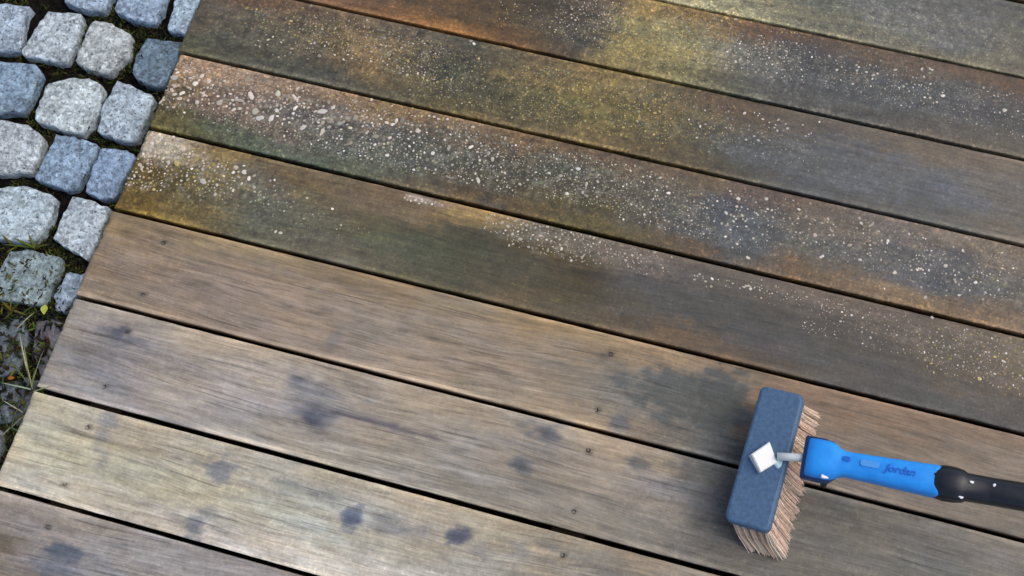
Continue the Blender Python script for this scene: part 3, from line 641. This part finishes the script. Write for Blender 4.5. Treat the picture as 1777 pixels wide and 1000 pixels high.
def cobble(poly, rgb, dz=0.0, seed=0):
    P = np.array(poly)[:, :2]
    c = P.mean(0)
    n = 40
    # resample the outline evenly, then round its corners
    Q = np.vstack([P, P[:1]]); seg = np.hypot(*np.diff(Q, axis=0).T); s = np.concatenate([[0], np.cumsum(seg)])
    u = np.linspace(0, s[-1], n, endpoint=False)
    B = np.stack([np.interp(u, s, Q[:, 0]), np.interp(u, s, Q[:, 1])], -1)
    B = B + ((RNG.random((n, 1)) - .5) * .0044 + .0014) * (B - c) / np.linalg.norm(B - c, axis=1, keepdims=True)
    rings = [(.0, .0010), (.22, .0010), (.42, .0010), (.6, .0009), (.76, .0007), (.88, .0004), (.955, .0002), (.99, -.0006), (1.0, -.0085), (.97, -.060)]
    V = [(c[0], c[1], ZC + dz + .0035)]
    for q, z in rings[1:]:
        R_ = c + (B - c) * q
        nz = (fbm(R_[:, 0] * 60, R_[:, 1] * 60, seed + 3) - .5) * .0050 * (1 if q < .99 else .2)
        V += [(a, b, ZC + dz + z + h) for (a, b), h in zip(R_, nz)]
    V = np.array(V)
    Fc = [(0, 1 + i, 1 + (i + 1) % n) for i in range(n)]
    for r in range(len(rings) - 2):
        o, p = 1 + r * n, 1 + (r + 1) * n
        Fc += [(o + i, p + i, p + (i + 1) % n, o + (i + 1) % n) for i in range(n)]
    base = alb(rgb, .7)
    cols = np.tile(base, (len(V), 1))
    O = V.copy(); org = np.array([c[0], c[1], 0]); O = O - org
    o = link('cobblestone', new_mesh('cobblestone', O, Fc, True, cols), GRANITE, path)
    o.location = org
    polys.append(B)
def inside(pt, B):
    x, y = pt; r = False; j = len(B) - 1
    for i in range(len(B)):
        if (B[i][1] > y) != (B[j][1] > y) and x < (B[j][0] - B[i][0]) * (y - B[i][1]) / (B[j][1] - B[i][1]) + B[i][0]: r = not r
        j = i
    return r
for i, (pl, rgb, dz) in enumerate(STONES):
    w = np.array([at(px, py, ZC)[:2] for px, py in pl])
    cobble(w, tuple(.68 * np.array(rgb) + .32 * np.array((164, 178, 192)) if i < 18 else rgb), dz, i * 13)
hand = list(polys)
# the path goes on beyond the frame
cnt = 0
for i in range(-9, 9):
    for j in range(-13, 12):
        u, v = -.40 + i * .083 + (j % 2) * .04, -.6 + j * .083
        a = -.23
        cx = u * math.cos(a) - (v + .6) * math.sin(a); cy = -.6 + u * math.sin(a) + (v + .6) * math.cos(a)
        if not (-.80 < cx < -.055 and -1.45 < cy < .0): continue
        q = pix((cx, cy, ZC))
        if -105 < q[0] and -80 < q[1] < 850: continue
        if min(np.min(np.hypot(*(B - (cx, cy)).T)) for B in hand) < .05: continue
        s = .036
        P = []
        for k in range(8):
            th = k * math.pi / 4 + math.pi / 8 + a
            rr = s * (1.12 + random.uniform(-.1, .08))
            P.append((cx + rr * math.cos(th), cy + rr * math.sin(th)))
        g = random.uniform(.75, 1.1)
        cobble(np.array(P), (165 * g, 178 * g, 192 * g), random.uniform(-.004, .001), 300 + cnt); cnt += 1

# joint filling between the stones
xs, ys = np.arange(-.85, .012, .006), np.arange(-1.5, .05, .006)
X, Y = np.meshgrid(xs, ys, indexing='ij')
Z = ZC - .021 + .009 * (fbm(X * 40, Y * 40, 77) - .5) + .004 * (fbm(X * 150, Y * 150, 78) - .5)
nx, ny = X.shape
Fc = [(i * ny + j, (i + 1) * ny + j, (i + 1) * ny + j + 1, i * ny + j + 1) for i in range(nx - 1) for j in range(ny - 1)]
link('joint_soil', new_mesh('joint_soil', np.stack([X, Y, Z], -1).reshape(-1, 3), Fc), SOIL, path)

# ------------------------------------------------------------------ moss and weeds in the joints
def blade(V, Fc, Cc, p, d, L, w, col, bend=.3):
    d = np.array(d, float); d /= np.linalg.norm(d)
    side = np.cross(d, (0, 0, 1.0)); side /= (np.linalg.norm(side) + 1e-9)
    b = len(V); p = np.array(p, float)
    for i, f in enumerate((0, .4, .75, 1.0)):
        q = p + d * L * f + np.array([0, 0, -bend * L * f * f])
        ww = w * (1, .9, .6, .08)[i]
        V.append(tuple(q - side * ww)); V.append(tuple(q + side * ww)); V.append(tuple(q + np.array([0, 0, ww * .5])))
        Cc += [col] * 3
    for i in range(3):
        o = b + i * 3
        Fc += [(o, o + 2, o + 5, o + 3), (o + 2, o + 1, o + 4, o + 5), (o + 1, o, o + 3, o + 4)]
V, Fc, Cc = [], [], []
vis = [B for B in polys]
cen = np.array([B.mean(0) for B in vis]); rad = np.array([np.max(np.hypot(*(B - B.mean(0)).T)) for B in vis])
MOSSC = [(72,88,30), (94,92,34), (52,70,34), (60,46,26), (44,32,24), (28,38,34)]
tries = 0
while len(Fc) < 9 * 7500 and tries < 40000:
    tries += 1
    x, y = random.uniform(-.42, -.004), random.uniform(-1.2, -.25)
    q = pix((x, y, ZC))
    if q[0] < -60 or q[1] > 900: continue
    dens = fbm(np.array([x * 26.]), np.array([y * 26.]), 91)[0]
    low = sstep(370., 560., np.array([q[1]]))[0]
    if dens + .16 * low < .49: continue
    near = np.where(np.hypot(*(cen - (x, y)).T) < rad + .004)[0]
    if any(inside((x, y), vis[k]) for k in near) and random.random() > .05 + .2 * low: continue
    c = alb(np.array(random.choice(MOSSC)) * random.uniform(.6, 1.25))
    onstone = any(inside((x, y), vis[k]) for k in near)
    z0 = ZC - .020 if not onstone else ZC - .004
    for _ in range(3):
        blade(V, Fc, Cc, (x + random.gauss(0, .002), y + random.gauss(0, .002), z0), (random.gauss(0, .8), random.gauss(0, .8), 1.0), random.uniform(.006, .013) * (1 + .5 * low), random.uniform(.0006, .0013) * (1 + .9 * low), tuple(c))
link('moss', new_mesh('moss', V, Fc, True, np.array(Cc)), MOSS, None, kind='stuff')
bpy.data.objects['moss']['label'] = 'dark green moss growing in the joints of the cobbles'

def weed(label, cat, name, blades, group=None):
    V, Fc, Cc = [], [], []
    p0 = at(*blades[0][0], -.04)
    for (a, b, za, zb, wpx, rgb) in blades:
        A, B = at(*a, za), at(*b, zb)
        blade(V, Fc, Cc, A - p0, B - A + np.array([0, 0, .18 * np.linalg.norm(B - A)]), np.linalg.norm(B - A) * 1.02, wpx / 1250., tuple(alb(rgb)), .18)
    return thing(name, label, cat, tuple(p0), group, (lambda me: (me.materials.append(MOSS), me)[1])(new_mesh(name, V, Fc, True, np.array(Cc))))
G = 'dry grass at the deck corner'
weed('tall dry grass tuft with long pale blades leaning on the deck corner', 'grass', 'grass_tuft', [
 ((56,672), (32,572), -.03, -.002, 2.2, (176,172,140)), ((56,674), (40,590), -.03, -.006, 1.8, (150,150,110)), ((54,676), (0,664), -.02, -.012, 2.0, (150,165,140)), ((55,672), (78,600), -.03, .002, 1.4, (140,146,112)),
 ((57,676), (48,640), -.02, .004, 2.4, (160,156,110)), ((30,570), (62,540), -.012, -.004, 1.6, (170,168,140)), ((50,668), (10,610), -.02, -.012, 1.4, (90,110,80)), ((58,680), (96,668), -.006, .002, 1.4, (150,160,120)), ((56,676), (60,640), -.02, .004, 1.8, (130,140,90))], G)
weed('short green grass tuft low in the bottom left joint', 'grass', 'grass_tuft', [
 ((20,740), (34,700), -.04, -.014, 2.0, (92,110,76)), ((18,742), (0,760), -.03, -.014, 2.0, (130,140,120)), ((20,742), (48,716), -.03, -.01, 1.6, (150,150,130)), ((18,742), (40,752), -.03, -.008, 1.5, (96,120,80)), ((14,742), (2,712), -.04, -.016, 1.8, (80,100,64)),
 ((40,716), (0,692), -.03, -.01, 1.5, (170,170,150)), ((46,720), (50,700), -.03, -.01, 1.6, (120,130,100))], G)
weed('small green weed growing in the joint above the yellow leaf', 'weed', 'small_weed', [
 ((60,430), (20,412), -.03, -.012, 3, (92,104,40)), ((60,430), (48,402), -.03, -.012, 3, (104,112,44)), ((62,430), (88,424), -.03, -.012, 2.6, (84,92,36)), ((58,430), (0,424), -.03, -.014, 2.6, (76,86,36)), ((60,430), (74,408), -.03, -.012, 2, (110,110,50)), ((30,428), (8,440), -.03, -.012, 2.4, (110,100,36)), ((20,424), (0,404), -.03, -.012, 2.4, (96,90,30))])
weed('low olive weed between the grimy stones at the left edge', 'weed', 'small_weed', [
 ((20,540), (0,520), -.03, -.012, 3.4, (96,88,34)), ((20,540), (36,524), -.03, -.012, 3, (84,84,36)), ((22,540), (6,556), -.03, -.014, 3, (70,66,30)), ((20,538), (48,548), -.03, -.014, 2.6, (110,96,44)), ((18,540), (20,514), -.03, -.012, 2.6, (120,104,40)), ((40,544), (60,530), -.03, -.014, 2.4, (80,92,48))])

def leaf(label, px, py, L, wd, ang, rgb, name='fallen_leaf', z=-.024):
    p = at(px, py, z)
    V, Fc = [], []
    n = 6
    for i in range(n + 1):
        f = i / n
        w = wd * math.sin(math.pi * min(max(f, .02), .98)) ** .8
        lift = .003 * math.sin(math.pi * f)
        for s in (-1, 0, 1):
            V.append(((f - .5) * L, s * w, lift + (.0018 if s else 0)))
    for i in range(n):
        for s in range(2):
            Fc.append((i * 3 + s, (i + 1) * 3 + s, (i + 1) * 3 + s + 1, i * 3 + s + 1))
    me = new_mesh(name, V, Fc, True, np.tile(alb(rgb), (len(V), 1)))
    me.materials.append(MOSS)
    o = thing(name, label, 'leaf', tuple(p), None, me)
    o.rotation_euler = (.2, .1, ang)
    return o
leaf('small yellow green leaf fallen in a joint beside the deck edge', 78, 538, .016, .005, 1.9, (168,176,84))
leaf('tiny orange brown leaf scrap at the left edge of the photo', 20, 656, .010, .003, .4, (150,96,34))

# ------------------------------------------------------------------ scrubbing brush
BLUE_BLOCK = mat_plain('worn_blue_paint', tuple(alb((76, 106, 142))), 0.6, 0.26, 180, 0.4)
BLUE = mat_plain('bright_blue_plastic', (0.020, 0.31, 0.93), 0.38, 0.16, 45, 0.12)
BLUE_SHADED = mat_plain('shaded_blue_plastic', tuple(alb((22, 58, 112))), 0.4, 0.15, 40, 0.05)  # sleeve blue darkened to stand for its shaded sides
WHITEP = mat_plain('white_plastic', (0.87, 0.86, 0.80), 0.4, 0.04, 50, 0.03)
BLACK = mat_plain('black_rubber', (0.012, 0.013, 0.017), 0.35, 0.3, 60, 0.1)
PRINT = mat_plain('dark_blue_print', tuple(alb((24, 108, 218))), 0.4, 0.05, 60, 0.0)
PALE = mat_plain('pale_blue_print', tuple(alb((84, 166, 250))), 0.4, 0.05, 60, 0.0)
FOAM_GLINT = mat_plain('white_foam_glint', (0.8, 0.8, 0.8), 0.4, 0.03, 200, 0.2)
RED = mat_plain('dark_red_plastic', (0.07, 0.008, 0.006), 0.4, 0.1, 60, 0.0)
BRIST = mat_attr('natural_bristle', 0.7, 200, 0.2, 0.1)

ZL, ZR = .068, .088
TL, TR, BR, BL = at(1322, 669, ZL), at(1396, 684, ZR), at(1335, 926, ZR), at(1254, 900, ZL)
bc = (TL + TR + BR + BL) / 4
ey = Vector(((TL + TR) / 2 - (BL + BR) / 2)); LEN = ey.length; ey.normalize()
ex = Vector((TR + BR) / 2 - (TL + BL) / 2); ex -= ey * ex.dot(ey); WID = ex.length; ex.normalize()
ez = ex.cross(ey)
MB = Matrix((ex, ey, ez)).transposed().to_4x4(); MB.translation = Vector(bc)
brush = thing('scrubbing_brush', 'blue headed scrubbing brush with pale bristles and black gripped handle lying across the boards', 'brush', (float(bc[0]), float(bc[1]), 0.0))
BO = Vector(brush.location)
def rounded_slab(name, lx, ly, top, bot, r, bev):
    pts = []
    for cx, cy, a0 in ((lx / 2 - r, ly / 2 - r, 0), (-lx / 2 + r, ly / 2 - r, 90), (-lx / 2 + r, -ly / 2 + r, 180), (lx / 2 - r, -ly / 2 + r, 270)):
        for i in range(6):
            a = math.radians(a0 + 18 * i); pts.append((cx + r * math.cos(a), cy + r * math.sin(a)))
    n = len(pts); P = np.array(pts)
    V = []
    for ins, z in ((bev, top), (bev * .35, top - bev * .3), (0, top - bev), (0, bot)):
        s = np.array([1 - 2 * ins / lx, 1 - 2 * ins / ly])
        V += [(a, b, z) for a, b in P * s]
    Fc = [tuple(range(n))]
    for r_ in range(3):
        Fc += [(r_ * n + i, (r_ + 1) * n + i, (r_ + 1) * n + (i + 1) % n, r_ * n + (i + 1) % n) for i in range(n)]
    Fc.append(tuple(3 * n + i for i in range(n - 1, -1, -1)))
    return new_mesh(name, V, Fc, False)
def place(o, M):
    o.matrix_local = Matrix.Translation(-BO) @ M
    return o
head = place(link('brush_head', rounded_slab('brush_head', WID, LEN, 0, -.017, .009, .004), BLUE_BLOCK, brush), MB)

# bristle tufts: rows rooted in the head, swept towards the handle, tips on the boards
def tuft(root, tip, seed):
    rr = random.Random(seed)
    V, Fc, Cc = [], [], []
    c0 = np.array(rr.choice([(248,220,200), (246,218,198), (250,226,208), (246,216,200), (242,210,186)]))
    d = tip - root
    for f in range(170):
        a, q = rr.random() * 6.28, math.sqrt(rr.random())
        o = np.array([math.cos(a) * q, math.sin(a) * q, 0])
        A = root + o * .0032
        B = tip + o * np.array([.0050, .0044, 0]) + np.array([rr.gauss(0, .0018), rr.gauss(0, .0014), abs(rr.gauss(0, .002))])
        Mid = (A + B) / 2 + np.array([-.002, 0, -.003]) + o * .001
        col = alb(np.clip(c0 * rr.uniform(.92, 1.06), 0, 255), .92)
        b = len(V)
        for P, w in ((A, .0006), (Mid, .00055), (B, .0004)):
            for t in range(3):
                th = 2.094 * t
                V.append(tuple(P + np.array([math.cos(th) * w, math.sin(th) * w, 0]))); Cc.append(col)
        for s in range(2):
            for t in range(3):
                u = (t + 1) % 3
                Fc.append((b + s * 3 + t, b + s * 3 + u, b + s * 3 + 3 + u, b + s * 3 + 3 + t))
    return new_mesh('bristle_tuft', V, Fc, True, np.array(Cc))
NY, NX = 17, 5
for i in range(NX):
    for j in range(NY):
        u, v = (i + .5) / NX, (j + .5) / NY
        root = np.array(MB @ Vector(((u - .5) * (WID - .006), (v - .5) * (LEN - .008), -.0165)))
        tx = (1.052 + .052 * u) - (1 - v) * .016 + random.gauss(0, .0012)
        ty = -.979 + .214 * v + random.gauss(0, .0012)
        tip = np.array([tx, ty, .0015])
        c = root.copy()
        o = link('bristle_tuft', tuft(root - c, tip - c, i * 100 + j), BRIST, brush)
        o.location = Vector(c) - BO

# white swivel joint: square cap on the head, rod to the handle
def prism(name, pts, top, bot, mat, parent, bev=.0015):
    n = len(pts); P = np.array(pts); c = P.mean(0)
    V = []
    for ins, z in ((bev, top), (0, top - bev), (0, bot)):
        dd = P - c; l = np.linalg.norm(dd, axis=1, keepdims=True)
        V += [(a, b, z) for a, b in c + dd * (1 - ins * 1.4 / l)]
    Fc = [tuple(range(n))]
    for r in range(2): Fc += [(r * n + i, (r + 1) * n + i, (r + 1) * n + (i + 1) % n, r * n + (i + 1) % n) for i in range(n)]
    Fc.append(tuple(2 * n + i for i in range(n - 1, -1, -1)))
    return link(name, new_mesh(name, V, Fc, False), mat, parent)
inv = MB.inverted()
zcap = .094
cap = [Vector(at(*p, zcap)) for p in ((1306,787), (1322,819), (1352,801), (1338,765))]
jc = prism('joint_cap', [tuple((p - Vector(bc))[:2]) for p in cap], .0095, -.006, WHITEP, brush)
jc.location = Vector(bc) - BO

def tube_mesh(name, secs, n=20, power=2.0):
    """secs: (centre, half width, half thickness); width is measured across in the deck plane"""
    V, Fc = [], []
    for s, (c, hw, ht) in enumerate(secs):
        c = np.array(c, float)
        a = np.array(secs[min(s + 1, len(secs) - 1)][0], float) - np.array(secs[max(s - 1, 0)][0], float); a /= np.linalg.norm(a)
        side = np.cross((0, 0, 1.), a); side /= np.linalg.norm(side); up = np.cross(a, side)
        for i in range(n):
            th = 2 * math.pi * i / n
            cx, sy = math.cos(th), math.sin(th)
            cx = math.copysign(abs(cx) ** (2 / power), cx); sy = math.copysign(abs(sy) ** (2 / power), sy)
            V.append(tuple(c + side * hw * cx + up * ht * sy))
    m = len(secs)
    for s in range(m - 1):
        Fc += [(s * n + i, s * n + (i + 1) % n, (s + 1) * n + (i + 1) % n, (s + 1) * n + i) for i in range(n)]
    Fc.append(tuple(range(n - 1, -1, -1))); Fc.append(tuple((m - 1) * n + i for i in range(n)))
    return new_mesh(name, V, Fc, True)
def world_part(name, me, mat, parent=None, **kw):
    o = link(name, me, mat, parent or brush, **kw)
    if parent is None: o.location = -BO
    return o
r0, r1 = at(1349, 792, .089), at(1412, 796, .106)
HINGE = mat_plain('pale_teal_plastic', (0.42, 0.62, 0.66), 0.4, 0.08, 50, 0.03)
hp = [Vector(at(*p, .084)) for p in ((1343, 806), (1350, 815), (1364, 806), (1362, 788), (1350, 788))]
jh = prism('joint_hinge', [tuple((p - Vector(bc))[:2]) for p in hp], .008, -.002, HINGE, brush)
jh.location = Vector(bc) - BO
world_part('joint_rod', tube_mesh('joint_rod', [(r0, .0052, .005), (r0 + (r1 - r0) * .5, .0052, .005), (r1, .0056, .0056)]), WHITEP)
# handle axis: rises to the right, towards the hand that holds it out of frame
A0, A1, A2 = at(1403, 794, .106), at(1628, 837, .158), at(1777, 863, .192)
def ax_pt(f): return A0 + (A1 - A0) * f
def halfw(p_top, p_bot, z): return np.linalg.norm(at(*p_top, z) - at(*p_bot, z)) / 2
def sec(f, hw, ht): return (ax_pt(f), hw, ht)
body = tube_mesh('handle_sleeve', [sec(-.012, .0245, .011), sec(0, .0248, .0140), sec(.06, .0254, .0158), sec(.15, .0252, .0162), sec(.20, .0236, .0158), sec(.245, .0186, .0150), sec(.29, .0158, .0148), sec(.5, .0168, .0155), sec(.8, .0186, .0160), sec(.97, .0198, .0164), sec(1.03, .0194, .016)], 28, 3.2)
sleeve = world_part('handle_sleeve', body, BLUE)
# navy rim round the sleeve mouth: shade of its side walls put into colour
rim = tube_mesh('sleeve_shade_rim', [(ax_pt(-.036) - np.array([0, 0, .004]), .0268, .010), (ax_pt(-.026) - np.array([0, 0, .004]), .0284, .0125), (ax_pt(.12) - np.array([0, 0, .005]), .0286, .0125), (ax_pt(.20) - np.array([0, 0, .006]), .0262, .011), (ax_pt(.25) - np.array([0, 0, .006]), .0190, .010)], 28, 3.4)
world_part('sleeve_shade_rim', rim, BLUE_SHADED)
pn = at(1430, 838, .085)
world_part('lock_pin', tube_mesh('lock_pin', [(pn + np.array([0, .012, .006]), .0042, .0045), (pn, .0046, .0045), (pn - np.array([.0005, .006, .002]), .0035, .0035)], 12), BLACK)
# black grip with a ring where it meets the sleeve
dirn = (A2 - A1) / np.linalg.norm(A2 - A1)
def g(sx): return A1 + dirn * sx
grip = tube_mesh('handle_grip', [(g(-.008), .0150, .012), (g(-.004), .0196, .0172), (g(.006), .0218, .0190), (g(.018), .0214, .0188), (g(.027), .0196, .0172), (g(.031), .0170, .0150), (g(.06), .0164, .0150), (g(.12), .0168, .0152), (g(.30), .0160, .0150), (g(.5), .0150, .0145), (g(1.05), .0150, .0145), (g(1.07), .0120, .012), (g(1.073), .0050, .005)], 24, 2.3)
gripo = world_part('handle_grip', grip, BLACK)
up_ = np.cross(dirn, np.cross((0, 0, 1.), dirn)); up_ /= np.linalg.norm(up_)
side_ = np.cross((0, 0, 1.), dirn); side_ /= np.linalg.norm(side_)
def blob(name, p, r, mat, sz=.5, parent=None):
    bm = bmesh.new(); bmesh.ops.create_icosphere(bm, subdivisions=2, radius=1)
    for v in bm.verts:
        k = 1 + .18 * math.sin(v.co.x * 4 + r * 9e3) + .12 * math.sin(v.co.y * 6 + p[0] * 90)
        v.co = Vector((v.co.x * r * k, v.co.y * r * k * .7, v.co.z * r * sz * .5))
    me = bpy.data.meshes.new(name); bm.to_mesh(me); bm.free()
    me.polygons.foreach_set('use_smooth', [True] * len(me.polygons))
    o = world_part(name, me, mat)
    o.location = Vector(p) - BO
    return o
blob('grip_button', g(-.0015) + up_ * .0150 + side_ * .006, .0042, RED)
blob('foam_glint', g(.036) + up_ * .0150 + side_ * .004, .0026, FOAM_GLINT)  # white blobs for wet suds, their glints put into the colour
blob('foam_glint', g(.060) + up_ * .0142 + side_ * .005, .0030, FOAM_GLINT)
blob('foam_glint', g(.026) + up_ * .0120 - side_ * .0150, .0036, FOAM_GLINT)
blob('foam_glint', g(.124) + up_ * .0040 - side_ * .0172, .0048, FOAM_GLINT)
blob('foam_glint', ax_pt(.125) + np.array([0, 0, .012]) - side_ * .0225, .0046, FOAM_GLINT)

# print on the sleeve
def print_on(o_mesh, f, lat, lift=.0004):
    a = (A1 - A0) / np.linalg.norm(A1 - A0)
    s = np.cross((0, 0, 1.), a); s /= np.linalg.norm(s); u = np.cross(a, s)
    M = Matrix((Vector(a), Vector(s), Vector(u))).transposed().to_4x4()
    M.translation = Vector(ax_pt(f) + s * lat + u * (.0160 + lift))
    return M
cu = bpy.data.curves.new('lettering', 'FONT')
cu.body = 'Jordan'; cu.size = .0128; cu.shear = .3; cu.align_x = 'CENTER'; cu.align_y = 'CENTER'; cu.offset = .0002
cu.extrude = .0004
tmp = bpy.data.objects.new('lettering_curve', cu); COL.objects.link(tmp)
dg = bpy.context.evaluated_depsgraph_get()
me = bpy.data.meshes.new_from_object(tmp.evaluated_get(dg))
bpy.data.objects.remove(tmp)
me.materials.clear(); me.name = 'lettering'
lt = link('lettering', me, PRINT, sleeve)
lt.matrix_local = print_on(None, .715, .0022)
def flat_patch(name, w, h, mat, f, lat):
    o = link(name, rounded_slab(name, w, h, .0004, -.0006, min(w, h) * .4, .0002), mat, sleeve)
    o.matrix_local = print_on(None, f, lat, .0002)
    return o
flat_patch('printed_emblem', .022, .008, PALE, .485, .003)
flat_patch('printed_mark', .009, .006, PRINT, .305, .004)
